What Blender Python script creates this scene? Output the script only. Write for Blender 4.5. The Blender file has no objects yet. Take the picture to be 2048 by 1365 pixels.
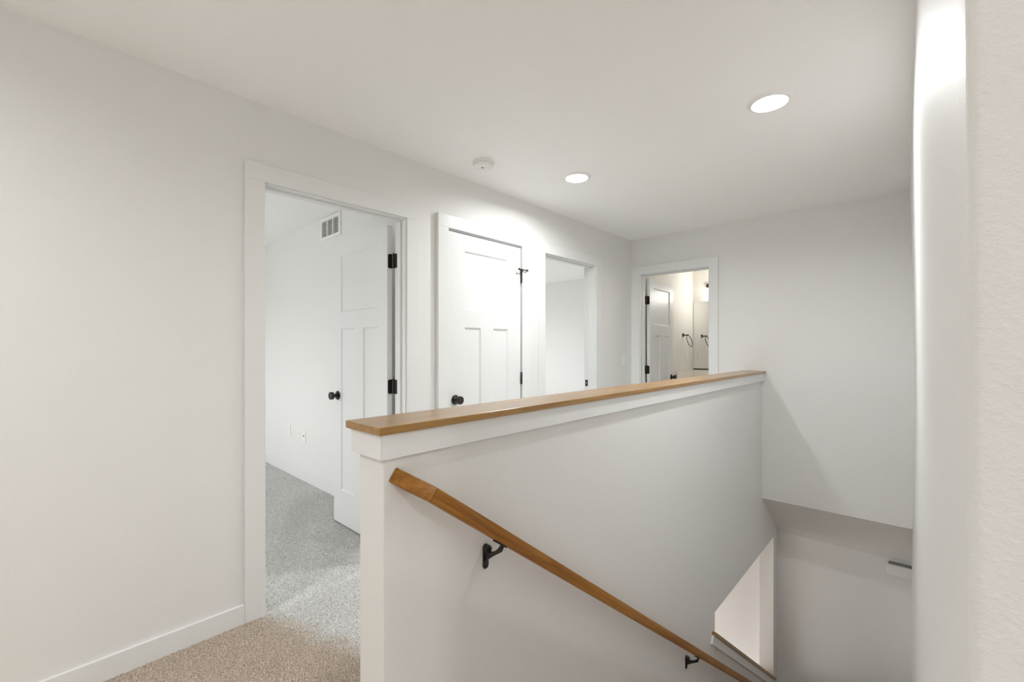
import bpy, bmesh, math, random
import numpy as np
from mathutils import Matrix, Vector

# ------------------------------------------------------------------ camera, world, exposure
scene = bpy.context.scene
C = scene.collection
cam_data = bpy.data.cameras.new('camera')
cam_data.sensor_fit = 'HORIZONTAL'
cam_data.sensor_width = 36.0
cam_data.lens = 879.7072 / 2048 * 36.0
cam_data.shift_y = (696.394 - 682.5) / 2048
cam_data.clip_start = 0.01
cam_data.clip_end = 200
camera = bpy.data.objects.new('camera', cam_data)
camera.location = (0, 0, 1.2771)
camera.rotation_euler = (math.radians(90), 0, math.radians(42.9021))
C.objects.link(camera)
scene.camera = camera

SKY_STRENGTH = 9.9
LAMP_W = 12.8         # radiant power of one ceiling lamp
LAMP_SPREAD = 166.0   # beam of the flat diffusers, degrees
world = bpy.data.worlds.new('sky')
scene.world = world
world.use_nodes = True
bg = world.node_tree.nodes['Background']
# overcast sky over darker ground
wt = world.node_tree
w_geo = wt.nodes.new('ShaderNodeTexCoord')
w_sep = wt.nodes.new('ShaderNodeSeparateXYZ')
w_rng = wt.nodes.new('ShaderNodeMapRange')
w_rng.interpolation_type = 'SMOOTHSTEP'
w_rng.inputs['From Min'].default_value = -0.12
w_rng.inputs['From Max'].default_value = 0.12
w_mix = wt.nodes.new('ShaderNodeMix')
w_mix.data_type = 'RGBA'
w_mix.inputs['A'].default_value = (0.40, 0.40, 0.39, 1)
w_mix.inputs['B'].default_value = (0.985, 0.99, 1.0, 1)
wt.links.new(w_geo.outputs['Generated'], w_sep.inputs[0])
wt.links.new(w_sep.outputs['Z'], w_rng.inputs['Value'])
wt.links.new(w_rng.outputs['Result'], w_mix.inputs['Factor'])
wt.links.new(w_mix.outputs['Result'], bg.inputs['Color'])
bg.inputs['Strength'].default_value = SKY_STRENGTH

scene.view_settings.view_transform = 'Standard'
scene.view_settings.look = 'None'
scene.view_settings.gamma = 1.0
scene.view_settings.use_curve_mapping = False
scene.view_settings.exposure = 0.22
scene.cycles.use_denoising = True
scene.cycles.max_bounces = 8
scene.cycles.diffuse_bounces = 8
scene.cycles.glossy_bounces = 3
scene.cycles.use_adaptive_sampling = True
scene.cycles.adaptive_threshold = 0.03
scene.cycles.sample_clamp_indirect = 6.0
scene.cycles.caustics_reflective = False
scene.cycles.caustics_refractive = False


def portal(loc, rot, sx, sy):
    d = bpy.data.lights.new('window_portal', 'AREA')
    d.shape = 'RECTANGLE'
    d.size = sx
    d.size_y = sy
    d.cycles.is_portal = True
    o = bpy.data.objects.new('window_portal', d)
    o.location = loc
    o.rotation_euler = rot
    o['kind'] = 'helper'
    C.objects.link(o)


R90 = math.pi / 2

# ------------------------------------------------------------------ main measures (metres)
XL = -2.2974           # hall face of the left wall
TH = 0.114             # wall thickness
XR = XL - TH           # room face of the left wall
YB = 4.3772            # hall face of the back wall
CEIL = 2.44
HW0, HW1 = -1.159, -1.034   # half wall, hall face and stair face
HWY = 0.616            # near end of half wall
LOWC = -0.54           # ceiling of the lower floor
LOWF = -2.925          # lower floor
YL = 4.95              # far wall of the stairwell, lower floor

# ------------------------------------------------------------------ materials


def new_mat(name):
    m = bpy.data.materials.new(name)
    m.use_nodes = True
    nt = m.node_tree
    b = nt.nodes['Principled BSDF']
    return m, nt, b


def add(nt, t, **kw):
    n = nt.nodes.new(t)
    for k, v in kw.items():
        setattr(n, k, v)
    return n


def paint(name, col, rough=0.5, peel=0.0, scale=140.0, spec=0.4):
    m, nt, b = new_mat(name)
    b.inputs['Base Color'].default_value = (*col, 1)
    b.inputs['Roughness'].default_value = rough
    b.inputs['Specular IOR Level'].default_value = spec
    if peel:
        tc = add(nt, 'ShaderNodeTexCoord')
        n1 = add(nt, 'ShaderNodeTexNoise')
        n1.inputs['Scale'].default_value = scale
        n1.inputs['Detail'].default_value = 2.0
        n1.inputs['Roughness'].default_value = 0.5
        r = add(nt, 'ShaderNodeValToRGB')
        r.color_ramp.elements[0].position = 0.42
        r.color_ramp.elements[1].position = 0.66
        bp = add(nt, 'ShaderNodeBump')
        bp.inputs['Strength'].default_value = peel
        bp.inputs['Distance'].default_value = 0.0012
        nt.links.new(tc.outputs['Object'], n1.inputs['Vector'])
        nt.links.new(n1.outputs['Fac'], r.inputs['Fac'])
        nt.links.new(r.outputs['Color'], bp.inputs['Height'])
        nt.links.new(bp.outputs['Normal'], b.inputs['Normal'])
    return m


def wood(name, axis, light, dark, rough=0.36, coat=0.3):
    """stained hardwood, grain along axis ('y' or 's' for the sloping rail)"""
    m, nt, b = new_mat(name)
    tc = add(nt, 'ShaderNodeTexCoord')
    rot = add(nt, 'ShaderNodeMapping')
    if axis == 's':
        rot.inputs['Rotation'].default_value = (math.atan(0.73), 0, 0)
    mp = add(nt, 'ShaderNodeMapping')
    mp.inputs['Scale'].default_value = (22, 0.9, 22)
    n = add(nt, 'ShaderNodeTexNoise')
    n.inputs['Scale'].default_value = 3.0
    n.inputs['Detail'].default_value = 6
    n.inputs['Roughness'].default_value = 0.62
    n.inputs['Distortion'].default_value = 0.5
    n2 = add(nt, 'ShaderNodeTexNoise')
    n2.inputs['Scale'].default_value = 14.0
    n2.inputs['Detail'].default_value = 3
    mx = add(nt, 'ShaderNodeMath', operation='MULTIPLY_ADD')
    mx.inputs[1].default_value = 0.35
    r = add(nt, 'ShaderNodeValToRGB')
    r.color_ramp.elements[0].position = 0.45
    r.color_ramp.elements[0].color = (*dark, 1)
    r.color_ramp.elements[1].position = 0.85
    r.color_ramp.elements[1].color = (*light, 1)
    nt.links.new(tc.outputs['Object'], rot.inputs['Vector'])
    nt.links.new(rot.outputs['Vector'], mp.inputs['Vector'])
    nt.links.new(mp.outputs['Vector'], n.inputs['Vector'])
    nt.links.new(mp.outputs['Vector'], n2.inputs['Vector'])
    nt.links.new(n2.outputs['Fac'], mx.inputs[0])
    nt.links.new(n.outputs['Fac'], mx.inputs[2])
    nt.links.new(mx.outputs[0], r.inputs['Fac'])
    nt.links.new(r.outputs['Color'], b.inputs['Base Color'])
    b.inputs['Roughness'].default_value = rough
    b.inputs['Specular IOR Level'].default_value = 0.3
    b.inputs['Coat Weight'].default_value = coat
    b.inputs['Coat Roughness'].default_value = 0.22
    bp = add(nt, 'ShaderNodeBump')
    bp.inputs['Strength'].default_value = 0.06
    bp.inputs['Distance'].default_value = 0.001
    nt.links.new(mx.outputs[0], bp.inputs['Height'])
    nt.links.new(bp.outputs['Normal'], b.inputs['Normal'])
    return m


def carpet(name, beige, grey, blend):
    """cut pile; blend: cool daylight tint painted into the colour along a ragged line at the doorway"""
    m, nt, b = new_mat(name)
    geo = add(nt, 'ShaderNodeNewGeometry')
    n = add(nt, 'ShaderNodeTexNoise')
    n.inputs['Scale'].default_value = 170
    n.inputs['Detail'].default_value = 3
    r = add(nt, 'ShaderNodeValToRGB')
    r.color_ramp.elements[0].position = 0.36
    r.color_ramp.elements[0].color = (0.57, 0.57, 0.57, 1)
    r.color_ramp.elements[1].position = 0.62
    r.color_ramp.elements[1].color = (1.15, 1.15, 1.15, 1)
    nt.links.new(geo.outputs['Position'], n.inputs['Vector'])
    nt.links.new(n.outputs['Fac'], r.inputs['Fac'])
    mix = add(nt, 'ShaderNodeMix', data_type='RGBA')
    mix.inputs['A'].default_value = (*beige, 1)
    mix.inputs['B'].default_value = (*grey, 1)
    if blend:  # shift from warm lamp light to cool daylight, painted into the pile colour
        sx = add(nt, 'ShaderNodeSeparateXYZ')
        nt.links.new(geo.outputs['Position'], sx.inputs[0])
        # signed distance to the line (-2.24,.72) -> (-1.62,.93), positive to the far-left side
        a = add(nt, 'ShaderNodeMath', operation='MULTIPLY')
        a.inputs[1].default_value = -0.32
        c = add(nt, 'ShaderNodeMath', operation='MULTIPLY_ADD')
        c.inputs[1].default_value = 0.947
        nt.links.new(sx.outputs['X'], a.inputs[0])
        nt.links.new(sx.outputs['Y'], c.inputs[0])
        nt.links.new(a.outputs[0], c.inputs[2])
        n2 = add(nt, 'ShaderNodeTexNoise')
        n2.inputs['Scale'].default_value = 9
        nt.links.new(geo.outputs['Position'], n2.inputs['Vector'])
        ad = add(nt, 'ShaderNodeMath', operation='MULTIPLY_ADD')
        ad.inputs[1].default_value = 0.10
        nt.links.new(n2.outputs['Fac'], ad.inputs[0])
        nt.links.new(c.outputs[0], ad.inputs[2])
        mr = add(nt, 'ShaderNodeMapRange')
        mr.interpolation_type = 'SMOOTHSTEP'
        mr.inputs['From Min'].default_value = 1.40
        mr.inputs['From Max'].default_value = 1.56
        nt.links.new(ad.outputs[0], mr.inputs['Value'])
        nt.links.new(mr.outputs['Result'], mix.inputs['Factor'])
    else:
        mix.inputs['Factor'].default_value = 0.0
    mul = add(nt, 'ShaderNodeMix', data_type='RGBA', blend_type='MULTIPLY')
    mul.inputs['Factor'].default_value = 1.0
    nt.links.new(mix.outputs['Result'], mul.inputs['A'])
    nt.links.new(r.outputs['Color'], mul.inputs['B'])
    nt.links.new(mul.outputs['Result'], b.inputs['Base Color'])
    b.inputs['Roughness'].default_value = 0.95
    b.inputs['Specular IOR Level'].default_value = 0.1
    bp = add(nt, 'ShaderNodeBump')
    bp.inputs['Strength'].default_value = 0.6
    bp.inputs['Distance'].default_value = 0.004
    nt.links.new(n.outputs['Fac'], bp.inputs['Height'])
    nt.links.new(bp.outputs['Normal'], b.inputs['Normal'])
    return m


def emit(name, col, strength):
    m, nt, b = new_mat(name)
    b.inputs['Base Color'].default_value = (0.9, 0.9, 0.9, 1)
    b.inputs['Emission Color'].default_value = (*col, 1)
    b.inputs['Emission Strength'].default_value = strength
    return m


WALLC = (0.80, 0.798, 0.786)
M = {}
M['wall'] = paint('warm_white_wall_paint', WALLC, 0.5, 0.16, 230)
M['ceil'] = paint('white_ceiling_paint', (0.94, 0.935, 0.925), 0.6, 0.22, 170)
M['room_wall'] = paint('white_room_paint', (0.80, 0.80, 0.79), 0.55, 0.25, 150)
M['bath_wall'] = paint('cream_bath_paint', (0.83, 0.81, 0.76), 0.5, 0.25, 150)
M['trim'] = paint('white_semigloss_trim', (0.80, 0.81, 0.805), 0.30)
M['door'] = paint('white_satin_door', (0.79, 0.80, 0.80), 0.36)
M['black'] = paint('black_bronze_metal', (0.012, 0.010, 0.009), 0.38, spec=0.5)
M['brown'] = paint('oil_rubbed_bronze', (0.022, 0.014, 0.010), 0.35, spec=0.5)
M['knobface'] = paint('brushed_dark_nickel', (0.22, 0.22, 0.22), 0.35, spec=0.6)
M['dark'] = paint('dark_void', (0.05, 0.05, 0.05), 0.9)
M['plate'] = paint('white_plastic', (0.85, 0.85, 0.83), 0.35)
M['slot'] = paint('dark_slot', (0.06, 0.06, 0.06), 0.6)
M['grey'] = paint('grey_plastic', (0.22, 0.22, 0.21), 0.5)
M['cap'] = wood('oak_cap_finish', 'y', (0.41, 0.225, 0.060), (0.23, 0.110, 0.020), coat=0.6)
M['rail'] = wood('oak_rail_finish', 's', (0.40, 0.175, 0.026), (0.20, 0.068, 0.006), rough=0.42, coat=0.10)
M['carpet_hall'] = carpet('beige_carpet_painted_daylight', (0.64, 0.535, 0.44), (0.86, 0.86, 0.84), True)
M['carpet_room'] = carpet('grey_carpet', (0.88, 0.88, 0.86), (0, 0, 0), False)  # same carpet as the hall, greyed to carry the cool room daylight
M['carpet_stair'] = carpet('beige_carpet', (0.66, 0.545, 0.455), (0, 0, 0), False)
M['lens'] = emit('lamp_lens', (1.0, 0.995, 0.98), 9.0)
M['vanity_glass'] = emit('vanity_glass', (1.0, 0.955, 0.89), 28.0)
M['vinyl'] = paint('pale_vinyl', (0.6, 0.58, 0.54), 0.4)
M['counter'] = paint('white_cultured_stone', (0.80, 0.77, 0.71), 0.2)
m, nt, b = new_mat('mirror_silver')
b.inputs['Base Color'].default_value = (0.90, 0.91, 0.89, 1)
b.inputs['Metallic'].default_value = 1.0
b.inputs['Roughness'].default_value = 0.01
M['mirror'] = m
m, nt, b = new_mat('window_glass')
nt.nodes.remove(b)
tr = add(nt, 'ShaderNodeBsdfTransparent')
tr.inputs['Color'].default_value = (0.95, 0.95, 0.95, 1)
gl = add(nt, 'ShaderNodeBsdfGlossy')
gl.inputs['Roughness'].default_value = 0.02
mxs = add(nt, 'ShaderNodeMixShader')
mxs.inputs['Fac'].default_value = 0.06
nt.links.new(tr.outputs[0], mxs.inputs[1])
nt.links.new(gl.outputs[0], mxs.inputs[2])
nt.links.new(mxs.outputs[0], nt.nodes['Material Output'].inputs['Surface'])
M['glass'] = m

# ------------------------------------------------------------------ mesh building


class MB:
    """collects faces in world coordinates (through an optional matrix); build() makes one mesh object"""

    def __init__(self, mat=None):
        self.v, self.f = [], []
        self.M = mat

    def _add(self, vs, fs):
        o = len(self.v)
        for p in vs:
            p = Vector(p)
            self.v.append(tuple(self.M @ p if self.M else p))
        for f in fs:
            self.f.append([o + i for i in f])

    def box(self, x0, x1, y0, y1, z0, z1):
        vs = [(x, y, z) for z in (z0, z1) for y in (y0, y1) for x in (x0, x1)]
        self._add(vs, [(0, 2, 3, 1), (4, 5, 7, 6), (0, 1, 5, 4), (2, 6, 7, 3), (0, 4, 6, 2), (1, 3, 7, 5)])
        return self

    def prism(self, poly, fn, a, b):
        """poly of (p,q); fn(p,q,t) -> xyz at t=a and t=b"""
        n = len(poly)
        vs = [fn(p, q, a) for p, q in poly] + [fn(p, q, b) for p, q in poly]
        fs = [tuple(range(n))[::-1], tuple(range(n, 2 * n))]
        fs += [(i, (i + 1) % n, n + (i + 1) % n, n + i) for i in range(n)]
        self._add(vs, fs)
        return self

    def lathe(self, prof, origin, axis, seg=32):
        """prof of (r, h) along axis ('x','-x','y','-y','z','-z')"""
        ax = Vector({'x': (1, 0, 0), '-x': (-1, 0, 0), 'y': (0, 1, 0), '-y': (0, -1, 0),
                     'z': (0, 0, 1), '-z': (0, 0, -1)}[axis])
        u = Vector((0, 0, 1)) if abs(ax.z) < 0.5 else Vector((1, 0, 0))
        w = ax.cross(u)
        o = Vector(origin)
        vs, fs = [], []
        rings = []
        for r, h in prof:
            if r < 1e-6:
                rings.append([len(vs)])
                vs.append(o + ax * h)
            else:
                k = len(vs)
                rings.append([k + i for i in range(seg)])
                for i in range(seg):
                    t = 2 * math.pi * i / seg
                    vs.append(o + ax * h + u * (r * math.cos(t)) + w * (r * math.sin(t)))
        for A, B in zip(rings, rings[1:]):
            for i in range(seg):
                j = (i + 1) % seg
                if len(A) == 1 and len(B) == 1:
                    continue
                if len(A) == 1:
                    fs.append((A[0], B[j], B[i]))
                elif len(B) == 1:
                    fs.append((A[i], A[j], B[0]))
                else:
                    fs.append((A[i], A[j], B[j], B[i]))
        self._add(vs, fs)
        return self

    def tube(self, pts, rads, seg=12, cap=True, flat=1.0):
        pts = [Vector(p) for p in pts]
        n = len(pts)
        if not hasattr(rads, '__len__'):
            rads = [rads] * n
        vs, fs = [], []
        up = Vector((0, 0, 1))
        t0 = (pts[1] - pts[0]).normalized()
        if abs(t0.dot(up)) > 0.9:
            up = Vector((0, 1, 0))
        for i, p in enumerate(pts):
            t = (pts[min(i + 1, n - 1)] - pts[max(i - 1, 0)]).normalized()
            s = t.cross(up).normalized()
            q = s.cross(t)
            for k in range(seg):
                a = 2 * math.pi * k / seg
                vs.append(p + s * (rads[i] * flat * math.cos(a)) + q * (rads[i] * math.sin(a)))
        for i in range(n - 1):
            for k in range(seg):
                l = (k + 1) % seg
                fs.append((i * seg + k, i * seg + l, (i + 1) * seg + l, (i + 1) * seg + k))
        if cap:
            fs.append(tuple(range(seg))[::-1])
            fs.append(tuple(range((n - 1) * seg, n * seg)))
        self._add(vs, fs)
        return self

    def torus(self, c, R, r, nrm, seg=40, ss=10):
        c = Vector(c)
        nrm = Vector(nrm).normalized()
        u = Vector((0, 0, 1)) - nrm * nrm.z
        u.normalize()
        w = nrm.cross(u)
        vs, fs = [], []
        for i in range(seg):
            a = 2 * math.pi * i / seg
            d = u * math.cos(a) + w * math.sin(a)
            for k in range(ss):
                q = 2 * math.pi * k / ss
                vs.append(c + d * (R + r * math.cos(q)) + nrm * (r * math.sin(q)))
        for i in range(seg):
            for k in range(ss):
                fs.append((i * ss + k, ((i + 1) % seg) * ss + k, ((i + 1) % seg) * ss + (k + 1) % ss, i * ss + (k + 1) % ss))
        self._add(vs, fs)
        return self

    def build(self, name, mat, parent=None, bevel=0.0, seg=2, smooth=False, props=None):
        base = Vector((0, 0, 0))
        pr = parent
        while pr is not None:
            base += pr.location
            pr = pr.parent
        vs = [Vector(p) for p in self.v]
        if parent is None:
            lo = Vector([min(p[i] for p in vs) for i in range(3)])
            hi = Vector([max(p[i] for p in vs) for i in range(3)])
            loc = Vector(((lo.x + hi.x) / 2, (lo.y + hi.y) / 2, lo.z))
        else:
            loc = Vector((0, 0, 0))
        me = bpy.data.meshes.new(name)
        me.from_pydata([tuple(p - base - loc) for p in vs], [], self.f)
        bm = bmesh.new()
        bm.from_mesh(me)
        bmesh.ops.recalc_face_normals(bm, faces=bm.faces)
        if bevel:
            es = [e for e in bm.edges if len(e.link_faces) == 2 and e.calc_face_angle(0) > 0.6]
            bmesh.ops.bevel(bm, geom=es, offset=bevel, segments=seg, affect='EDGES', profile=0.5, clamp_overlap=True)
        for f in bm.faces:
            f.smooth = smooth
        if smooth:
            for e in bm.edges:
                if len(e.link_faces) == 2 and e.calc_face_angle(0) > 0.7:
                    e.smooth = False
        bm.to_mesh(me)
        bm.free()
        me.materials.append(M[mat])
        o = bpy.data.objects.new(name, me)
        o.location = loc
        if parent is not None:
            o.parent = parent
        if props:
            for k, v in props.items():
                o[k] = v
        C.objects.link(o)
        return o


def tag(o, label, cat, group=None, kind=None):
    o['label'] = label
    o['category'] = cat
    if group:
        o['group'] = group
    if kind:
        o['kind'] = kind
    return o


def empty(name, loc, label, cat, group=None, kind=None):
    o = bpy.data.objects.new(name, None)
    o.location = loc
    o.empty_display_size = 0.1
    C.objects.link(o)
    return tag(o, label, cat, group, kind)


def struct(name, mb, mat, label, cat, bevel=0.0, smooth=False):
    o = mb.build(name, mat, None, bevel, 2, smooth)
    return tag(o, label, cat, None, 'structure')


def YZ(p, q, t):
    return (t, p, q)


def XZ(p, q, t):
    return (p, t, q)


# ------------------------------------------------------------------ shell: floors, ceilings, walls
D1 = (0.733, 1.525)      # casing-to-casing clear openings in the left wall (Y)
D2 = (1.831, 2.562)
D3 = (2.867, 3.650)
D4 = (-2.196, -1.487)    # opening in the back wall (X)
ZO = 2.068               # underside of casing heads
Y0, XE = -1.7, 1.8       # near wall and right end of the landing
BX = -5.95               # far wall of the bedrooms
BY1 = 1.74               # bedroom-1 wall that carries the register
BY3 = 6.20               # far wall of bedroom 2
BATHX = -2.290
BATHY = 6.106

struct('ceiling', MB().box(BX - .12, XE + .12, Y0 - .12, BY3 + .12, CEIL, CEIL + .15), 'ceil',
       'white textured ceiling over the hallway and stairwell', 'ceiling')

# upper floors (slabs)
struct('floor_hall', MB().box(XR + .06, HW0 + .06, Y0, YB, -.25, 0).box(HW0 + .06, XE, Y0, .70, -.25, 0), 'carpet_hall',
       'beige carpeted hallway floor with cool daylight painted in grey at the bedroom doorway', 'carpet')
struct('floor_bedroom', MB().box(BX, XR + .06, Y0, BY1 + .09, -.25, -.001), 'carpet_room',
       'grey carpet inside the bedroom with the wall register', 'carpet')
struct('floor_second_bedroom', MB().box(BX, XR + .06, BY1 + .09, BY3 + .05, -.25, -.001), 'carpet_room',
       'carpet inside the second bedroom beyond the narrow doorway', 'carpet')
struct('floor_bathroom', MB().box(BATHX - .1, .15, YB + .02, BATHY + .1, -.05, 0), 'vinyl',
       'pale floor of the bathroom past the far doorway', 'floor')

# left wall with three openings
RO = .02                 # rough opening margin for jambs
w = MB()
ys = [Y0 - .1, D1[0] - RO, D1[1] + RO, D2[0] - RO, D2[1] + RO, D3[0] - RO, D3[1] + RO, BY3 + .1]
for i in range(0, 8, 2):
    w.box(XR, XL, ys[i], ys[i + 1], -.05, CEIL)
for i in range(1, 7, 2):
    w.box(XR, XL, ys[i], ys[i + 1], ZO + RO, CEIL)
struct('wall_left', w, 'wall', 'long warm white hallway wall with the three white doorways', 'wall')

# back wall with the bathroom doorway, ends just below the floor over the stairs
w = MB()
w.box(XL, D4[0] - RO, YB, YB + TH, -.055, CEIL)
w.box(D4[1] + RO, .06, YB, YB + TH, -.055, CEIL)
w.box(D4[0] - RO, D4[1] + RO, YB, YB + TH, ZO - .008 + RO, CEIL)
struct('wall_back', w, 'wall', 'white end wall above the stairs with the bathroom doorway', 'wall')

# sloping soffit under the end wall
struct('ceiling_stair_soffit', MB().prism([(YB, -.058), (YL, -.525), (YL, -.02), (YB + .01, -.02)], YZ, HW1 - .05, .05), 'wall',
       'grey sloping soffit below the end wall of the stairwell', 'ceiling')
# stairwell far wall on the lower floor, going on into the lower room
struct('wall_stair_bottom', MB().box(-5.0, .1, YL, YL + .12, LOWF, -.02), 'room_wall',
       'pale grey wall at the bottom of the stairwell', 'wall')
# half wall with the slanting opening below it
hwp = [(HWY, LOWF), (HWY, 1.050), (YB, 1.050), (YB, -.02), (YL, -.02), (YL, LOWF), (4.80, LOWF), (4.80, LOWC), (3.158, LOWC),
       (3.158, LOWF)]
struct('wall_stair', MB().prism(hwp, YZ, HW0, HW1), 'wall',
       'white half wall between hallway and stairs under the long wooden cap', 'wall', 0.004)
# knee wall of the lower flight


def knee(y, dz=0.0):
    return -.672 - .733 * (y - 3.117) + dz


struct('wall_knee', MB().prism([(3.158, LOWF), (3.158, knee(3.158, -.03)), (4.80, knee(4.80, -.03)), (4.80, LOWF)], YZ, HW0, HW1), 'wall',
       'low sloping wall beside the bottom of the stairs under the slanted cap', 'wall')

# right wall of the stairs: drywall with a slight bow, rounded near corner
ny, nz = 24, 24
w = MB()
yr0, yr1 = 0.45, YL
zz = [LOWF + (CEIL - LOWF) * i / nz for i in range(nz + 1)]


def xright(y, z):
    t = (y - yr0) / (YB - yr0)
    if z > 1.0:
        far = -.032 - .030 * ((z - 1.0) / 1.44) ** 1.5
        near = .0250 - .0040 * ((z - 1.0) / 1.44)
    else:
        far = -.032 - .012 * min(1, (1.0 - z) / 1.05)
        near = .0250 - .0012 * min(1, (1.0 - z) / 1.0)
    return near + (far - near) * t


rad = .007
cols = []
yy = [yr0 + rad + (yr1 - yr0 - rad) * (j / ny) ** 1.3 for j in range(ny + 1)]
for z in zz:
    row = [(XE + .1, yr0, z), (xright(yr0, z) + rad, yr0, z)]
    for k in range(1, 5):
        a = math.pi / 2 * k / 5
        row.append((xright(yr0, z) + rad * (1 - math.sin(a)), yr0 + rad * (1 - math.cos(a)), z))
    row += [(xright(y, z), y, z) for y in yy]
    row += [(.16, yr1, z)]
    row += [(.16, yr0 + .12, z), (XE + .1, yr0 + .12, z)]
    cols.append(row)
nr = len(cols[0])
vs = [p for row in cols for p in row]
fs = []
for i in range(nz):
    for j in range(nr):
        k = (j + 1) % nr
        fs.append((i * nr + j, i * nr + k, (i + 1) * nr + k, (i + 1) * nr + j))
w._add(vs, fs)
w.f.append([i for i in range(nr)])
w.f.append([nz * nr + i for i in range(nr)])
struct('wall_right', w, 'wall', 'white wall running down the stairs, ending in a rounded corner close by', 'wall', smooth=True)

# landing behind the camera
struct('wall_near', MB().box(XR, XE + .1, Y0 - .1, Y0, -.05, CEIL), 'wall', 'white landing wall opposite the end wall, behind the viewer', 'wall')
W4 = (.0, .40, .90, 1.95)  # unseen landing window opening, added to fill the hallway with soft daylight
w = MB()
w.box(XE, XE + .1, Y0 - .1, W4[0], -.05, CEIL).box(XE, XE + .1, W4[1], .57, -.05, CEIL)
w.box(XE, XE + .1, W4[0], W4[1], -.05, W4[2]).box(XE, XE + .1, W4[0], W4[1], W4[3], CEIL)
struct('wall_landing', w, 'wall', 'white landing wall beyond the stair wall, out of view', 'wall')
struct('wall_stair_head', MB().box(HW1, .16, .62, .70, LOWF, -.25), 'wall', 'white wall under the top step', 'wall')

# bedroom 1 shell
w = MB()
w.box(BX, XR, BY1, BY1 + .07, -.05, CEIL)
struct('wall_bedroom', w, 'room_wall', 'white bedroom wall with the air register and outlet plates', 'wall')
W1 = (-5.5, -3.75, .6, 1.95)
w = MB()
w.box(BX, W1[0], Y0 - .1, Y0, -.05, CEIL).box(W1[1], XR, Y0 - .1, Y0, -.05, CEIL)
w.box(W1[0], W1[1], Y0 - .1, Y0, -.05, W1[2]).box(W1[0], W1[1], Y0 - .1, Y0, W1[3], CEIL)
struct('wall_bedroom_window', w, 'room_wall', 'bedroom wall with the window, hidden behind the hallway wall', 'wall')
struct('wall_bedroom_far', MB().box(BX - .1, BX, Y0 - .1, BY1 + .1, -.05, CEIL), 'room_wall', 'far wall of the first bedroom', 'wall')
# closet shell and bedroom 2 shell
struct('wall_closet', MB().box(BX, XR, 2.66, 2.74, -.05, CEIL).box(-3.15, -3.05, BY1 + .07, 2.66, -.05, CEIL), 'room_wall',
       'partition wall between closet and second bedroom', 'wall')
struct('wall_second_bedroom', MB().box(BX, XR + .01, BY3, BY3 + .1, -.05, CEIL), 'room_wall',
       'bright white wall seen through the narrow doorway of the second bedroom', 'wall')
W2 = (3.65, 5.3, .7, 2.0)
w = MB()
w.box(BX - .1, BX, 2.66, W2[0], -.05, CEIL).box(BX - .1, BX, W2[1], BY3 + .1, -.05, CEIL)
w.box(BX - .1, BX, W2[0], W2[1], -.05, W2[2]).box(BX - .1, BX, W2[0], W2[1], W2[3], CEIL)
struct('wall_second_bedroom_window', w, 'room_wall', 'second bedroom wall with the window, out of view', 'wall')
# bathroom shell
struct('wall_bathroom_side', MB().box(XL, BATHX, YB + TH, BATHY + .1, -.05, CEIL), 'bath_wall',
       'cream bathroom wall with the towel ring and switch plate', 'wall')
struct('wall_bathroom_mirror', MB().box(BATHX - .1, .1, BATHY, BATHY + .1, -.05, CEIL), 'bath_wall',
       'cream bathroom wall behind the frameless mirror', 'wall')
struct('wall_bathroom_end', MB().box(.05, .15, YB + TH, BATHY + .1, 0, CEIL), 'bath_wall', 'bathroom wall hidden behind the end wall', 'wall')
# lower room
struct('ceiling_lower', MB().box(-5.0, HW0, .2, YL, LOWC, -.26), 'room_wall', 'white ceiling of the room below', 'ceiling')
struct('floor_lower', MB().box(-5.0, .15, .2, YL + .1, LOWF - .1, LOWF), 'carpet_stair', 'beige carpet of the floor below', 'carpet')
W3 = (.55, 3.45, -2.55, -.80)
w = MB()
w.box(-5.1, -5.0, .2, W3[0], LOWF, -.26).box(-5.1, -5.0, W3[1], YL + .1, LOWF, -.26)
w.box(-5.1, -5.0, W3[0], W3[1], LOWF, W3[2]).box(-5.1, -5.0, W3[0], W3[1], W3[3], -.26)
struct('wall_lower_side', w, 'room_wall', 'side wall of the room below', 'wall')
w = MB()
w.box(-5.0, HW0, .1, .2, LOWF, -.26)
w.box(HW0 - .001, HW1, .1, HWY + .01, LOWF, -.26)
struct('wall_lower_near', w, 'room_wall', 'near wall of the room below', 'wall')


def window(name, axis, lo, hi, z0, z1, at, label):
    """white sliding window set in a wall; axis 'x' = the wall runs along x"""
    r = empty(name, ((lo + hi) / 2, at, z0) if axis == 'x' else (at, (lo + hi) / 2, z0), label, 'window', None, 'structure')

    def bx(mb, a0, a1, zz0, zz1, d0, d1):
        if axis == 'x':
            mb.box(a0, a1, at + d0, at + d1, zz0, zz1)
        else:
            mb.box(at + d0, at + d1, a0, a1, zz0, zz1)
    f = MB()
    bx(f, lo, lo + .05, z0, z1, -.04, .04)
    bx(f, hi - .05, hi, z0, z1, -.04, .04)
    bx(f, lo + .05, hi - .05, z0, z0 + .05, -.04, .04)
    bx(f, lo + .05, hi - .05, z1 - .05, z1, -.04, .04)
    mid = (lo + hi) / 2
    bx(f, mid - .025, mid + .025, z0 + .05, z1 - .05, -.03, .03)
    f.build('window_frame', 'trim', r)
    for a0, a1 in ((lo + .05, mid - .025), (mid + .025, hi - .05)):
        g = MB()
        bx(g, a0, a1, z0 + .05, z1 - .05, -.003, .003)
        g.build('pane', 'glass', r)


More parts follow.
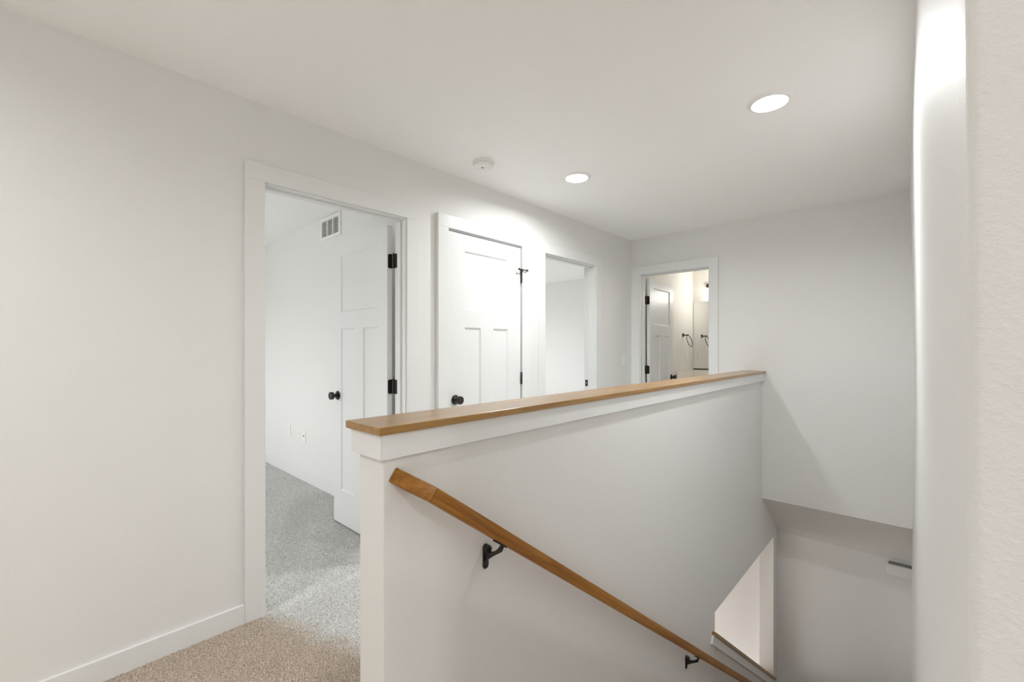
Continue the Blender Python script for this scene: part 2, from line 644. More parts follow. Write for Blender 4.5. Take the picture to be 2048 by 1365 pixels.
window('window_1', 'x', W1[0], W1[1], W1[2], W1[3], Y0 - .05, 'white sliding window of the first bedroom, out of view')
portal(((W1[0] + W1[1]) / 2, Y0 - .12, (W1[2] + W1[3]) / 2), (R90, 0, 0), W1[1] - W1[0], W1[3] - W1[2])
window('window_2', 'y', W2[0], W2[1], W2[2], W2[3], BX - .05, 'white sliding window of the second bedroom, out of view')
portal((BX - .12, (W2[0] + W2[1]) / 2, (W2[2] + W2[3]) / 2), (R90, 0, -R90), W2[1] - W2[0], W2[3] - W2[2])
window('window_3', 'y', W3[0], W3[1], W3[2], W3[3], -5.05, 'white sliding window of the room below, out of view')
portal((-5.12, (W3[0] + W3[1]) / 2, (W3[2] + W3[3]) / 2), (R90, 0, -R90), W3[1] - W3[0], W3[3] - W3[2])

window('window_fill', 'y', W4[0], W4[1], W4[2], W4[3], XE + .05, 'added white sliding window on the unseen landing, daylight fill for the hallway')
portal((XE + .12, (W4[0] + W4[1]) / 2, (W4[2] + W4[3]) / 2), (R90, 0, R90), W4[1] - W4[0], W4[3] - W4[2])

# ------------------------------------------------------------------ baseboards


def base(name, pieces, label):
    w = MB()
    for p in pieces:
        w.box(*p)
    return struct(name, w, 'trim', label, 'baseboard', 0.003)


bt, bh = .013, .092
CW = .085              # casing width
base('baseboard_left', [(XL, XL + bt, Y0, D1[0] - CW, 0, bh)], 'white baseboard along the hallway wall up to the first door casing')
base('baseboard_left_far', [(XL, XL + bt, D3[1] + CW, YB - .02, 0, bh)], 'white baseboard in the far corner beyond the last door')
base('baseboard_bedroom', [(BX, XR - .02, BY1 - bt, BY1, 0, .105)], 'white baseboard inside the first bedroom below the outlet plates')
base('baseboard_halfwall', [(HW0 - bt, HW0, HWY, YB - .02, 0, bh)], 'white baseboard on the hallway side of the half wall')
base('baseboard_second_bedroom', [(BX, XR, BY3 - bt, BY3, 0, .105)], 'white baseboard at the foot of the second bedroom wall')

# ------------------------------------------------------------------ doors


def frame_Y(root, y0, y1, zo, tcas, room_side=True):
    """jambs, stops and casings around an opening in the left wall"""
    # casing: two legs and a head
    for a, bb in ((y0 - CW, y0), (y1, y1 + CW)):
        MB().box(XL, XL + tcas, a, bb, 0, zo).build('casing_leg', 'trim', root, .002)
    MB().box(XL, XL + tcas, y0 - CW, y1 + CW, zo, zo + CW).build('casing_head', 'trim', root, .002)
    j = .006
    MB().box(XR, XL, y0 - RO, y0 + j, 0, zo - j).build('jamb', 'trim', root, .0015)
    MB().box(XR, XL, y1 - j, y1 + RO, 0, zo - j).build('jamb', 'trim', root, .0015)
    MB().box(XR, XL, y0 - RO, y1 + RO, zo - j, zo + RO).build('jamb_head', 'trim', root, .0015)
    if room_side:
        for a, bb in ((y0 - CW, y0), (y1, y1 + CW)):
            MB().box(XR - .012, XR, a, bb, 0, zo).build('casing_leg', 'trim', root, .002)
        MB().box(XR - .012, XR, y0 - CW, y1 + CW, zo, zo + CW).build('casing_head', 'trim', root, .002)


def stops_Y(root, y0, y1, zo, xa, xb):
    j, s = .006, .011
    MB().box(xa, xb, y0 + j, y0 + j + s, 0, zo - j - s).build('door_stop', 'trim', root, .002)
    MB().box(xa, xb, y1 - j - s, y1 - j, 0, zo - j - s).build('door_stop', 'trim', root, .002)
    MB().box(xa, xb, y0 + j, y1 - j, zo - j - s, zo - j).build('door_stop', 'trim', root, .002)


def leaf(root, mat4, width, height, stile, mid, name='leaf'):
    """three-panel leaf. local: x from hinge edge, y thickness 0..T (front face at y=0, facing -y), z up"""
    T, dep, sl = .035, .009, .010
    xs = [0, stile, (width - mid) / 2, (width + mid) / 2, width - stile, width]
    z_b, z_m0, z_m1, z_t = .240, 1.400, 1.518, 1.922
    pan = [(stile, width - stile, z_m1, z_t), (stile, (width - mid) / 2, z_b, z_m0), ((width + mid) / 2, width - stile, z_b, z_m0)]
    m = MB(mat4)
    zs = [0, z_b, z_m0, z_m1, z_t, height]
    for side in (0, 1):
        y = 0 if side == 0 else T
        yd = dep if side == 0 else T - dep

        def inpan(xa, xb, za, zb):
            cx, cz = (xa + xb) / 2, (za + zb) / 2
            return any(p[0] < cx < p[1] and p[2] < cz < p[3] for p in pan)
        for i in range(5):
            for k in range(5):
                if not inpan(xs[i], xs[i + 1], zs[k], zs[k + 1]):
                    m._add([(xs[i], y, zs[k]), (xs[i + 1], y, zs[k]), (xs[i + 1], y, zs[k + 1]), (xs[i], y, zs[k + 1])], [(0, 1, 2, 3)])
        for (a, bb, c, d) in pan:
            o = [(a, y, c), (bb, y, c), (bb, y, d), (a, y, d)]
            q = [(a + sl, yd, c + sl), (bb - sl, yd, c + sl), (bb - sl, yd, d - sl), (a + sl, yd, d - sl)]
            m._add(o + q, [(0, 1, 5, 4), (1, 2, 6, 5), (2, 3, 7, 6), (3, 0, 4, 7)])
    # edges
    m._add([(0, 0, 0), (0, T, 0), (0, T, height), (0, 0, height)], [(0, 1, 2, 3)])
    m._add([(width, 0, 0), (width, T, 0), (width, T, height), (width, 0, height)], [(0, 1, 2, 3)])
    m._add([(0, 0, 0), (width, 0, 0), (width, T, 0), (0, T, 0)], [(0, 1, 2, 3)])
    m._add([(0, 0, height), (width, 0, height), (width, T, height), (0, T, height)], [(0, 1, 2, 3)])
    lf = m.build(name, 'door', root)
    for (a, bb, c, d) in pan:
        MB(mat4).box(a + sl - .002, bb - sl + .002, dep, T - dep, c + sl - .002, d - sl + .002).build('panel', 'door', lf)
    return lf


def knob_set(lf, mat4, x, z, sides=(-1, 1), mat='black', face='black'):
    T = .035
    for s in sides:
        y = 0 if s < 0 else T
        ax = '-y' if s < 0 else 'y'
        prof = [(0, -.002), (.0325, -.002), (.0325, .004), (.030, .008), (.018, .010), (.0135, .014), (.0125, .026), (.0150, .031),
                (.0255, .036), (.0275, .040), (.0275, .056), (.0262, .059), (.0215, .060), (.0215, .0585), (0, .0585)]
        k = MB(mat4).lathe(prof, (x, y, z), ax, 36).build('knob', mat, lf, smooth=True)


def hinge_pair(parent, pin, leafdir1, leafdir2, z, mat='black', hh=.089, lw=.030, out=(0, 0)):
    """butt hinge at pin (x,y): two leaves running along the given plan directions, knuckle barrel between"""
    px, py = pin
    m = MB()
    hg = None
    for d in (leafdir1, leafdir2):
        if d is None:
            continue
        dx, dy, nx, ny = d        # direction along the leaf, normal (thickness) direction
        n = 10
        prof = []
        r = .010
        # rounded outer corners
        pts = [(0, -hh / 2)]
        for k in range(5):
            a = -math.pi / 2 + math.pi / 2 * k / 4
            pts.append((lw - r + r * math.cos(a), -hh / 2 + r + r * math.sin(a)))
        for k in range(5):
            a = math.pi / 2 * k / 4
            pts.append((lw - r + r * math.cos(a), hh / 2 - r + r * math.sin(a)))
        pts.append((0, hh / 2))
        m.prism(pts, lambda p, q, t: (px + dx * p + nx * t, py + dy * p + ny * t, z + q), -.0005, .0022)
        for zz_ in (-.03, 0, .03):
            m.lathe([(0, 0), (.0035, 0), (.003, .0006), (0, .0008)],
                    (px + dx * (lw * .62) + nx * .0022, py + dy * (lw * .62) + ny * .0022, z + zz_),
                    {(1, 0): 'x', (-1, 0): '-x', (0, 1): 'y', (0, -1): '-y'}[(round(nx), round(ny))], 10)
    cx, cy = px + out[0], py + out[1]
    for k in range(5):
        g = .0008
        m.lathe([(0, g), (.0062, g), (.0062, hh / 5 - g), (0, hh / 5 - g)], (cx, cy, z - hh / 2 + hh / 5 * k), 'z', 16)
    m.lathe([(0, 0), (.0048, 0), (.0052, .003), (.003, .006), (0, .0065)], (cx, cy, z + hh / 2), 'z', 12)
    return m.build('hinge', mat, parent)


# --- door 1: bedroom, leaf swung open into the room against the register wall
d1 = empty('door_1', (XL, (D1[0] + D1[1]) / 2, 0), 'white three-panel bedroom door standing open in the wide near doorway', 'door', None, 'structure')
frame_Y(d1, D1[0], D1[1], ZO, .014)
stops_Y(d1, D1[0], D1[1], ZO, XR + .040, XR + .072)
pin1 = (XR - .006, D1[1] - .008)
# local x runs along -X, front face looks to -Y
lx = pin1[0] - .021
L1 = Matrix(((-1, 0, 0, lx), (0, 1, 0, pin1[1] - .037), (0, 0, 1, .015), (0, 0, 0, 1)))
lf1 = leaf(d1, L1, .725, 2.030, .107, .124)
knob_set(lf1, L1, .725 - .062, .918)
for z in (.25, 1.034, 1.822):
    hinge_pair(lf1, (lx + .0002, pin1[1] - .002), (0, -1, 1, 0), None, z, out=(.0135, .003))
    hinge_pair(d1, (pin1[0] + .0005, D1[1] - .006), (1, 0, 0, -1), None, z, lw=.036, out=(-.0065, -.003))
MB().box(XR + .03, XR + .058, D1[0] + .006, D1[0] + .0075, .90, .96).build('strike_plate', 'black', d1)

# --- door 2: closet, closed
d2 = empty('door_2', (XL, (D2[0] + D2[1]) / 2, 0), 'white three-panel closet door, closed, with round dark knob', 'door', None, 'structure')
frame_Y(d2, D2[0], D2[1], ZO, .030, False)
stops_Y(d2, D2[0], D2[1], ZO, XL - .040, XL - .023)
w2 = D2[1] - D2[0] - .012 - .007
L2 = Matrix(((0, -1, 0, XL + .014), (-1, 0, 0, D2[1] - .006 - .004), (0, 0, 1, .018), (0, 0, 0, 1)))
lf2 = leaf(d2, L2, w2, 2.034, .141, .124)
knob_set(lf2, L2, w2 - .058, .912, mat='brown')
for z in (.25, 1.040, 1.828):
    hinge_pair(lf2, (XL + .018, D2[1] - .008), None, None, z, 'brown', out=(.006, 0))
# hinge-pin door stop on the upper hinge
m = MB()
cz = 1.828 + .0445 + .006
m.lathe([(0, -.002), (.0095, -.002), (.0095, .008), (0, .008)], (XL + .024, D2[1] - .008, cz), 'z', 16)
ca = math.radians(25)
p0 = Vector((XL + .041, D2[1] - .008, cz + .004))
m.tube([(XL + .022, D2[1] - .008, cz + .003), (XL + .043, D2[1] - .008, cz + .003)], .006, 10)
for sgn in (-1, 1):
    dv = Vector((.06, sgn * 1.0, 0)).normalized()
    m.tube([p0, p0 + dv * .040], .0045, 10)
    e = p0 + dv * .040
    m.tube([e, e + dv * .004, e + dv * .012, e + dv * .014], [.0055, .0085, .0085, .006], 12)
m.build('hinge_stop', 'brown', lf2)

# --- door 3: second bedroom, leaf swung in out of sight
d3 = empty('door_3', (XL, (D3[0] + D3[1]) / 2, 0), 'open narrow doorway with white casing and dark strike plate', 'door', None, 'structure')
frame_Y(d3, D3[0], D3[1], ZO, .014)
stops_Y(d3, D3[0], D3[1], ZO, XR + .040, XR + .072)
L3 = Matrix(((-1, 0, 0, XR - .020), (0, 1, 0, D3[0] - .030), (0, 0, 1, .015), (0, 0, 0, 1)))
lf3 = leaf(d3, L3, .74, 2.030, .107, .124)
knob_set(lf3, L3, .74 - .062, .918)
sp = MB().box(XR + .006, XR + .034, D3[1] - .0078, D3[1] - .006, .905, .965)
sp = sp.build('strike_plate', 'black', d3)
MB().box(XR + .014, XR + .024, D3[1] - .0084, D3[1] - .0078, .925, .945).build('strike_hole', 'knobface', sp)

# --- door 4: bathroom, leaf swung open to the left
ZB = ZO - .008
d4 = empty('door_4', ((D4[0] + D4[1]) / 2, YB, 0), 'open bathroom doorway at the end of the hallway with white door', 'door', None, 'structure')
for yf0, yf1 in ((YB - .014, YB), (YB + TH, YB + TH + .012)):
    xa = XL + .001
    MB().box(xa, D4[0], yf0, yf1, 0, ZB).build('casing_leg', 'trim', d4, .002)
    MB().box(D4[1], D4[1] + CW, yf0, yf1, 0, ZB).build('casing_leg', 'trim', d4, .002)
    MB().box(xa, D4[1] + CW, yf0, yf1, ZB, ZB + CW).build('casing_head', 'trim', d4, .002)
j = .006
MB().box(D4[0] - RO, D4[0] + j, YB, YB + TH, 0, ZB - j).build('jamb', 'trim', d4, .0015)
MB().box(D4[1] - j, D4[1] + RO, YB, YB + TH, 0, ZB - j).build('jamb', 'trim', d4, .0015)
MB().box(D4[0] - RO, D4[1] + RO, YB, YB + TH, ZB - j, ZB + RO).build('jamb_head', 'trim', d4, .0015)
sa, sb = YB + TH - .072, YB + TH - .040
MB().box(D4[0] + j, D4[0] + j + .011, sa, sb, 0, ZB - j - .011).build('door_stop', 'trim', d4, .002)
MB().box(D4[1] - j - .011, D4[1] - j, sa, sb, 0, ZB - j - .011).build('door_stop', 'trim', d4, .002)
MB().box(D4[0] + j, D4[1] - j, sa, sb, ZB - j - .011, ZB - j).build('door_stop', 'trim', d4, .002)
pin4 = (D4[0] + .008, YB + TH + .006)
# local x along +Y (turned 3 degrees further), front face looks to +X
aa = math.radians(2.6)
ux, uy = -math.sin(aa), math.cos(aa)
nxx, nyy = math.cos(aa), math.sin(aa)
ox, oy = pin4[0] + nxx * .037 + ux * .014, pin4[1] + nyy * .037 + uy * .014
L4 = Matrix(((ux, -nxx, 0, ox), (uy, -nyy, 0, oy), (0, 0, 1, .015), (0, 0, 0, 1)))
lf4 = leaf(d4, L4, .682, 2.020, .105, .115)
knob_set(lf4, L4, .682 - .062, .915, mat='brown')
for z in (.25, 1.040, 1.796):
    hinge_pair(lf4, (pin4[0] + .002, pin4[1] + .0138), (1, 0, 0, -1), None, z, 'brown', out=(.003, -.010))
    hinge_pair(d4, (D4[0] + .006, pin4[1] - .004), (0, -1, 1, 0), None, z, 'brown', out=(.003, .0065))

# ------------------------------------------------------------------ half wall cap and trims
CX0, CX1, CY0, CZ = -1.1857, -1.0036, .5872, 1.0735
CT = .021
o = MB().box(CX0, CX1, CY0, YB - .001, CZ - CT, CZ).build('wooden_cap', 'cap', None, .0025, 2)
tag(o, 'long honey-coloured wooden cap board on top of the half wall', 'cap board')
ov, at_ = .0112, .016
ax0, ax1, ay0 = CX0 + ov, CX1 - ov, CY0 + ov
az0, az1 = .986, CZ - CT
t1 = empty('trim_1', (ax1, ay0, az0), 'white apron boards right under the long wooden cap of the half wall', 'trim', None, 'structure')


def XY(p, q, t):
    return (p, q, t)


e_ = .0003
for xo_, xi_ in ((ax1, ax1 - at_), (ax0, ax0 + at_)):
    MB().prism([(xo_, ay0 + e_), (xo_, YB - .001), (xi_, YB - .001), (xi_, ay0 + at_ + e_)], XY, az0, az1).build('apron_board', 'trim', t1, .0007)
MB().prism([(ax0 + e_, ay0), (ax1 - e_, ay0), (ax1 - at_ - e_, ay0 + at_), (ax0 + at_ + e_, ay0 + at_)], XY, az0, az1).build('apron_board', 'trim', t1, .0007)

# sloping cap and apron of the lower knee wall
th2 = math.atan(.733)
c2, s2 = math.cos(th2), math.sin(th2)


def slope_fn(y_, z_):
    # p along the slope, q normal to it
    def f(p, q, t):
        return (t, y_ + p * c2 + q * s2, z_ - p * s2 + q * c2)
    return f


ky0, kz0 = 3.117, -.652
KL = (4.797 - 3.10) / c2
kf = slope_fn(ky0 - .012, kz0 + .012)
pc = .070                       # the board is notched around the end of the full-height wall
ke = KL - .035
o = MB().prism([(0, -.021), (ke, -.021), (ke, 0), (0, 0)], kf, HW1 + .0005, HW1 + .028)
o.prism([(0, -.021), (ke, -.021), (ke, 0), (0, 0)], kf, HW0 - .028, HW0 - .0005)
o.prism([(pc, -.021), (ke, -.021), (ke, 0), (pc, 0)], kf, HW0 - .0005, HW1 + .0005)
o = o.build('sloping_wooden_cap', 'cap', None, .0012, 2)
tag(o, 'short slanted wooden cap board on the knee wall low on the stairs', 'cap board')
t2 = empty('trim_2', (HW1, ky0, kz0 - .1), 'white apron boards under the slanted cap of the knee wall', 'trim', None, 'structure')
MB().prism([(.006, -.078), (KL - .03, -.078), (KL - .03, -.0215), (.006, -.0215)], slope_fn(ky0 - .012, kz0 + .012), HW1, HW1 + .016).build('apron_board', 'trim', t2, .0012)
MB().prism([(.006, -.078), (KL - .03, -.078), (KL - .03, -.0215), (.006, -.0215)], slope_fn(ky0 - .012, kz0 + .012), HW0 - .016, HW0).build('apron_board', 'trim', t2, .0012)

# ------------------------------------------------------------------ handrail with brackets
SL = .7295
th = math.atan(SL)
ct, st = math.cos(th), math.sin(th)
hr = empty('handrail', (-.965, .72, .86), 'brown wooden handrail sloping down the half wall on black brackets', 'handrail')


def rail_fn(p, q, t):
    # p = X, q = Y on the top plane, t = depth below it along the normal
    z = 1.4335 - SL * q
    return (p, q - t * st, z - t * ct)


RT = .0405
xo, xi = -.945, -.986
yc = .727
# straight rail with the mitre at its upper end
yin = yc + .018
rl = MB().prism([(xo, yc), (xo, 4.45), (xi, 4.45), (xi, yin)], rail_fn, 0, RT).build('rail', 'rail', hr, .0035, 3, True)
yw = .653
rt = MB().prism([(xo - .0002, yc - .0003), (xi, yin - .0003), (HW1 + .001, yw + .055), (HW1 + .001, yw)], rail_fn, .0003, RT - .0003)
rt.build('wall_return', 'rail', hr, .0025, 3, True)


def bracket(yb, first=False):
    """wall plate, curved arm and saddle under the rail, plate centred at yb"""
    zr = 1.4335 - SL * yb - RT / ct        # underside of rail above yb
    zc_ = zr - .062
    m = MB()
    hh, ww = .0405, .0120
    pts = []
    for k in range(13):
        a = math.pi * k / 12
        pts.append((ww * math.cos(a), hh - ww + ww * math.sin(a)))
    for k in range(13):
        a = math.pi + math.pi * k / 12
        pts.append((ww * math.cos(a), -hh + ww + ww * math.sin(a)))
    m.prism(pts, lambda p, q, t: (HW1 + t, yb + p, zc_ + q), 0, .005)
    br = m.build('bracket', 'black', hr, .0015, 2)
    # round boss and screws on the plate
    b_ = MB().lathe([(0, 0), (.0135, 0), (.0135, .010), (.011, .016), (.005, .018), (0, .018)], (HW1 + .004, yb, zc_ + .026), 'x', 20)
    b_.build('boss', 'black', br, smooth=True)
    MB().lathe([(0, 0), (.005, 0), (.0045, .0018), (0, .0022)], (HW1 + .005, yb, zc_ - .029), 'x', 12).build('screw', 'black', br)
    # arm: a web in a vertical plane, concave below and above
    xr = (xo + xi) / 2
    top = []
    n = 10
    for k in range(n + 1):
        t = k / n
        x = HW1 + .004 + (xr - HW1) * t
        zt = zc_ + .016 + .030 * t ** 1.6 + .012 * t ** 5
        top.append((x, zt))
    bot = []
    for k in range(n + 1):
        t = k / n
        x = HW1 + .004 + (xr - HW1) * t
        bot.append((x, zc_ - .018 + .052 * t ** .85))
    MB().prism(top + bot[::-1], XZ, yb - .0075, yb + .0075).build('arm', 'black', br, .0025, 2)
    # saddle plate lying under the rail
    MB().prism([(-.026, -.0045), (.026, -.0045), (.026, 0), (-.026, 0)],
               lambda p, q, t: (t, yb + p * ct + q * st, zr - p * st + q * ct), xr - .010, xr + .010).build('saddle', 'black', br, .001)
    s0 = (xr, yb + .016 * ct - .0045 * st, zr - .016 * st - .0045 * ct)
    MB().tube([s0, (s0[0], s0[1] - .012 * st, s0[2] - .012 * ct)], .0055, 12).build('screw', 'black', br)


for yb in (.985, 2.649, 4.2):
    bracket(yb)

# ------------------------------------------------------------------ stairs (below the frame)
stp = empty('stair_flight', (-.5, .7, LOWF), 'beige carpeted stairs going down beside the half wall', 'stairs', None, 'structure')
nst, rise, run = 15, -LOWF / 15, .2665
for k in range(1, nst):
    y = .70 + run * (k - 1)
    MB().box(HW1 + .001, -.02, y, y + run + .01, -rise * k - .06, -rise * k).build('step', 'carpet_stair', stp, .012, 2)
    MB().box(HW1 + .001, -.02, y - .012, y + .001, -rise * k - .001, -rise * (k - 1) - .002).build('riser', 'carpet_stair', stp)

# ------------------------------------------------------------------ ceiling lamps


def downlight(x, y, label):
    r = empty('recessed_downlight', (x, y, CEIL), label, 'ceiling light', 'round ceiling downlights')
    MB().lathe([(.0735, -.010), (.0765, -.0125), (.082, -.012), (.092, -.006), (.0955, 0), (.0735, 0), (.0735, -.010)], (x, y, CEIL), 'z', 56
               ).build('trim_ring', 'plate', r, smooth=True)
    MB().lathe([(0, -.0145), (.03, -.0140), (.055, -.0125), (.0732, -.0100), (.0732, -.004), (0, -.004)], (x, y, CEIL), 'z', 48
               ).build('lens', 'lens', r, smooth=True)
    ld = bpy.data.lights.new('downlight_beam', 'AREA')
    ld.shape = 'DISK'
    ld.size = .140
    ld.energy = LAMP_W
    ld.color = (0.98, 0.997, 1.0)
    ld.spread = math.radians(LAMP_SPREAD)
    lo = bpy.data.objects.new('downlight_beam', ld)
    lo.location = (0, 0, -.0152)
    lo.parent = r
    C.objects.link(lo)


downlight(-.522, 2.345, 'lit round downlight over the stairs, the larger one in view')
downlight(-1.712, 2.490, 'lit round downlight over the hallway, the smaller one in view')
downlight(-1.48, -.98, 'added unseen downlight over the hallway behind the viewer, fill for the left wall')  # extra lamp added out of view to brighten the near left wall
downlight(1.20, .02, 'lit round downlight over the landing behind the viewer')

# ------------------------------------------------------------------ smoke detector
sx_, sy_ = -2.005, 1.895
r = empty('smoke_detector', (sx_, sy_, CEIL), 'white round smoke detector on the ceiling above the closet', 'smoke detector')
MB().lathe([(0, 0), (.066, 0), (.068, .003), (.068, .013), (.065, .015), (0, .015)], (sx_, sy_, CEIL), '-z', 48).build('base', 'plate', r, smooth=True)
MB().lathe([(0, .015), (.0570, .015), (.0570, .0190), (.0615, .0195), (.0620, .0225), (.0600, .029), (.0550, .0325), (.048, .0335), (0, .034)],
           (sx_, sy_, CEIL), '-z', 48).build('cover', 'plate', r, smooth=True)
MB().lathe([(0, .0335), (.017, .0335), (.017, .0350), (.015, .0356), (0, .0358)], (sx_ + .018, sy_ + .014, CEIL), '-z', 24).build('test_button', 'plate', r, smooth=True)
MB().lathe([(0, .0335), (.0085, .0335), (.0085, .0352), (0, .0354)], (sx_ - .004, sy_ - .004, CEIL), '-z', 12).build('sensor_window', 'grey', r)

# ------------------------------------------------------------------ air register high on the bedroom wall
vx0, vx1, vz0, vz1 = -3.972, -3.583, 2.236, 2.432
r = empty('air_register', ((vx0 + vx1) / 2, BY1, vz0), 'white louvered air register high on the bedroom wall', 'vent')
cols_ = 3
gx0, gx1, gz0, gz1 = vx0 + .034, vx1 - .034, vz0 + .026, vz1 - .030
bw = .012
cwid = (gx1 - gx0 - bw * 2) / 3
f = MB()
yF = BY1 - .012
f.box(vx0, gx0, yF, BY1, vz0, vz1).box(gx1, vx1, yF, BY1, vz0, vz1)
f.box(gx0, gx1, yF, BY1, vz0, gz0).box(gx0, gx1, yF, BY1, gz1, vz1)
for k in (1, 2):
    xk = gx0 + k * cwid + (k - 1) * bw
    f.box(xk, xk + bw, yF, BY1 - .001, gz0, gz1)
f.build('frame', 'plate', r)
MB().box(gx0, gx1, BY1 - .0015, BY1 - .0005, gz0, gz1).build('duct_opening', 'dark', r)
sh = None
nl = 11
pitch = (gz1 - gz0) / nl
for c in range(3):
    xa = gx0 + c * (cwid + bw)
    for k in range(nl):
        zc_ = gz0 + pitch * (k + .5)
        mm = MB().prism([(yF + .0005, zc_ - .0065), (yF + .002, zc_ - .0072), (BY1 - .002, zc_ + .0030), (BY1 - .0035, zc_ + .0037)], YZ, xa, xa + cwid)
        mm.build('louver', 'plate', r)
for xs_ in (vx0 + .014, vx1 - .014):
    MB().lathe([(0, 0), (.004, 0), (.0032, .0015), (0, .0018)], (xs_, yF, (vz0 + vz1) / 2), '-y', 10).build('screw', 'plate', r)

# ------------------------------------------------------------------ wall plates


def plate(name, c, axis, label, cat, style):
    """electrical plate 70 x 114 mm; axis = outward normal"""
    n = Vector({'x': (1, 0, 0), '-y': (0, -1, 0)}[axis])
    u = Vector((0, 1, 0)) if axis == 'x' else Vector((1, 0, 0))
    z = Vector((0, 0, 1))
    c = Vector(c)
    mat4 = Matrix(((u.x, n.x, 0, c.x), (u.y, n.y, 0, c.y), (0, 0, 1, c.z), (0, 0, 0, 1)))
    r = empty(name, c, label, cat)
    MB(mat4).box(-.035, .035, 0, .006, -.057, .057).build('plate', 'plate', r, .002)
    if style == 'outlet':
        fr = MB(mat4).box(-.017, .017, .006, .0075, -.034, .034).build('receptacle', 'plate', r, .001)
        for dz in (-.018, .018):
            for dx, hh in ((-.006, .008), (.006, .006)):
                MB(mat4).box(dx - .0012, dx + .0012, .0070, .0078, dz - hh / 2 + .003, dz + hh / 2 + .003).build('slot', 'slot', fr)
            MB(mat4).lathe([(0, .0070), (.0028, .0070), (.0028, .0078), (0, .0078)], (0, 0, dz - .009), 'y', 12).build('slot', 'slot', fr)
    elif style == 'rocker':
        MB(mat4).box(-.0165, .0165, .006, .0068, -.0335, .0335).build('rocker_frame', 'plate', r, .0005)
        MB(mat4).prism([(.0068, -.031), (.0095, -.031), (.0072, 0), (.0078, .031), (.0068, .031)], lambda p, q, t: (t, p, q), -.0145, .0145
                       ).build('rocker', 'plate', r)
    else:
        MB(mat4).lathe([(0, .006), (.0075, .006), (.0075, .008), (.0045, .008), (.0045, .015), (0, .015)], (0, 0, 0), 'y', 6).build('jack', 'grey', r)
    for dz in (-.048, .048):
        MB(mat4).lathe([(0, .0058), (.003, .0058), (.0025, .0066), (0, .0068)], (0, 0, dz), 'y', 10).build('screw', 'plate', r)


plate('power_outlet', (-4.715, BY1, .440), '-y', 'white power outlet low on the bedroom wall, the farther of two plates', 'outlet', 'outlet')
plate('wall_plate', (-4.340, BY1, .430), '-y', 'white cable plate low on the bedroom wall, the nearer of two plates', 'wall plate', 'jack')
plate('light_switch', (XL, 4.205, 1.155), 'x', 'white light switch in the hallway corner beside the bathroom casing', 'light switch', 'rocker')
plate('light_switch', (BATHX, 5.875, 1.155), 'x', 'white switch plate below the towel ring in the bathroom', 'light switch', 'rocker')
plate('power_outlet', (-4.748, BY3, .46), '-y', 'white outlet low on the wall of the second bedroom', 'outlet', 'outlet')

# ------------------------------------------------------------------ bathroom fittings
r = empty('towel_ring', (BATHX, 5.759, 1.44), 'dark bronze towel ring on the bathroom wall beside the mirror', 'towel ring')
tz, ty = 1.445, 5.762
MB().lathe([(0, 0), (.026, 0), (.026, .006), (.022, .011), (.010, .013), (0, .013)], (BATHX, ty, tz), 'x', 28).build('rosette', 'brown', r, smooth=True)
MB().lathe([(.0085, .010), (.0075, .020), (.0075, .058), (.010, .060), (.010, .072), (.007, .075), (0, .075)], (BATHX, ty, tz), 'x', 18).build('post', 'brown', r, smooth=True)
MB().torus((BATHX + .066 + .022, ty, tz - .078), .078, .0042, Vector((1, 0, .30))).build('ring', 'brown', r, smooth=True)

r = empty('mirror', (-1.6, BATHY, .995), 'large frameless bathroom mirror reflecting the towel ring', 'mirror')
MB().box(BATHX + .016, -1.25, BATHY - .006, BATHY, 1.000, 1.903).build('glass', 'mirror', r)
MB().box(BATHX + .012, -1.246, BATHY - .009, BATHY, .985, .9995).build('channel', 'black', r)

r = empty('vanity_counter', (-1.7, 5.85, .80), 'pale bathroom vanity counter with backsplash under the mirror', 'counter')
MB().box(BATHX + .002, -1.2, 5.55, BATHY - .002, .85, .885).build('counter_top', 'counter', r, .004)
MB().box(BATHX + .013, -1.2, BATHY - .019, BATHY - .002, .885, .975).build('backsplash', 'counter', r, .003)
MB().box(BATHX + .002, BATHX + .013, 5.55, BATHY - .02, .885, .982).build('side_splash', 'counter', r, .003)
MB().box(BATHX + .01, -1.21, 5.58, BATHY - .002, 0.002, .8495).build('cabinet_body', 'trim', r)

r = empty('vanity_light', (-1.75, BATHY, 2.06), 'lit dark bronze vanity light above the bathroom mirror', 'wall light')
MB().box(-2.105, -1.42, BATHY - .022, BATHY, 2.085, 2.135).build('back_bar', 'brown', r, .004)
for xk in (-1.93, -1.70, -1.47):
    m = MB().tube([(xk, BATHY - .02, 2.11), (xk, BATHY - .07, 2.115), (xk, BATHY - .10, 2.10), (xk, BATHY - .105, 2.075)], .007, 10)
    m.lathe([(0, .0), (.026, 0), (.030, .012), (.024, .030), (0, .032)], (xk, BATHY - .105, 2.055), 'z', 20)
    a = m.build('arm', 'brown', r, smooth=True)
    MB().lathe([(0, 2.055), (.030, 2.055), (.050, 2.00), (.062, 1.955), (.058, 1.950), (0, 1.952)], (xk, BATHY - .105, 0), 'z', 28
               ).build('glass_shade', 'vanity_glass', a, smooth=True)

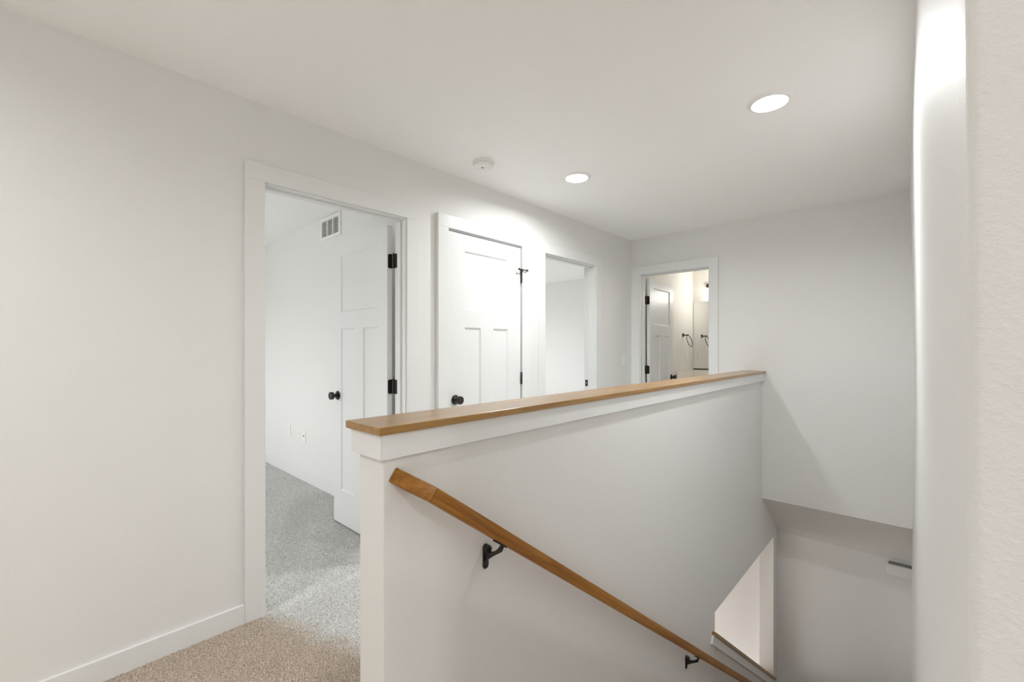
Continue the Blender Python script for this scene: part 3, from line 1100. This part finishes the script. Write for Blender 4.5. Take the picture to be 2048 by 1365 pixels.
# ------------------------------------------------------------------ chime box on the lower stair wall
r = empty('door_chime', (-.13, YL, -.65), 'white rounded chime box high on the wall at the stair bottom', 'door chime')
pts = []
x0_, x1_, z0_, z1_ = -.214, -.040, -.645, -.556
rr = .022
for cx_, cz_, a0 in ((x1_ - rr, z1_ - rr, 0), (x0_ + rr, z1_ - rr, 90), (x0_ + rr, z0_ + rr, 180), (x1_ - rr, z0_ + rr, 270)):
    for k in range(6):
        a = math.radians(a0 + 90 * k / 5)
        pts.append((cx_ + rr * math.cos(a), cz_ + rr * math.sin(a)))
MB().prism(pts, XZ, YL - .045, YL).build('cover', 'plate', r, .008, 3, True)
MB().box(x0_ + .012, x1_ - .004, YL - .030, YL - .004, z1_ - .001, z1_ + .012).build('top_strip', 'grey', r)  # dark grey strip along the top of the cover

# ------------------------------------------------------------------ carpet pile near the doorway


def pile(name, xr_, yr_, sp, hgt, seed, mat, label, keep=None):
    rng = np.random.default_rng(seed)
    xs = np.arange(xr_[0], xr_[1], sp)
    ys = np.arange(yr_[0], yr_[1], sp)
    X, Y = np.meshgrid(xs, ys)
    X = (X + rng.uniform(-.5, .5, X.shape) * sp).ravel()
    Y = (Y + rng.uniform(-.5, .5, Y.shape) * sp).ravel()
    if keep is not None:
        k = keep(X, Y)
        X, Y = X[k], Y[k]
    n = len(X)
    a = rng.uniform(0, 2 * np.pi, n)
    wdt = rng.uniform(.55, .85, n) * sp
    h = hgt * rng.uniform(.65, 1.15, n)
    # slow lie of the pile so that brushed streaks show
    lean = .55 * np.sin(X * 9 + 4 * np.sin(Y * 5)) + rng.normal(0, .5, n)
    dx = np.cos(a) * .35 * h + lean * .35 * h
    dy = np.sin(a) * .35 * h + rng.normal(0, .3, n) * h
    V = np.zeros((n, 4, 3))
    for k in range(3):
        ang = a + k * 2 * np.pi / 3
        V[:, k, 0] = X + np.cos(ang) * wdt
        V[:, k, 1] = Y + np.sin(ang) * wdt
        V[:, k, 2] = 0
    V[:, 3, 0] = X + dx
    V[:, 3, 1] = Y + dy
    V[:, 3, 2] = h
    idx = np.arange(n)[:, None] * 4
    F = np.concatenate([idx + np.array([[0, 1, 3]]), idx + np.array([[1, 2, 3]]), idx + np.array([[2, 0, 3]])], axis=0)
    me = bpy.data.meshes.new(name)
    me.vertices.add(n * 4)
    me.vertices.foreach_set('co', V.reshape(-1).astype(np.float32))
    me.loops.add(F.size)
    me.loops.foreach_set('vertex_index', F.reshape(-1).astype(np.int32))
    me.polygons.add(len(F))
    me.polygons.foreach_set('loop_start', np.arange(0, F.size, 3, dtype=np.int32))
    me.update(calc_edges=True)
    me.materials.append(M[mat])
    o = bpy.data.objects.new(name, me)
    C.objects.link(o)
    tag(o, label, 'carpet', None, 'stuff')
    return o


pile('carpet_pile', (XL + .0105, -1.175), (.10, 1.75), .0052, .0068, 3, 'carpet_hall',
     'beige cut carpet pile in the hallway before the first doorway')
pile('carpet_pile_bedroom', (-5.6, XL + .0065), (.74, 1.725), .0060, .0062, 4, 'carpet_room',
     'pale grey cut carpet pile inside the first bedroom',
     lambda X, Y: (X < XR - .03) | ((Y > D1[0] + .02) & (Y < D1[1] - .02)))
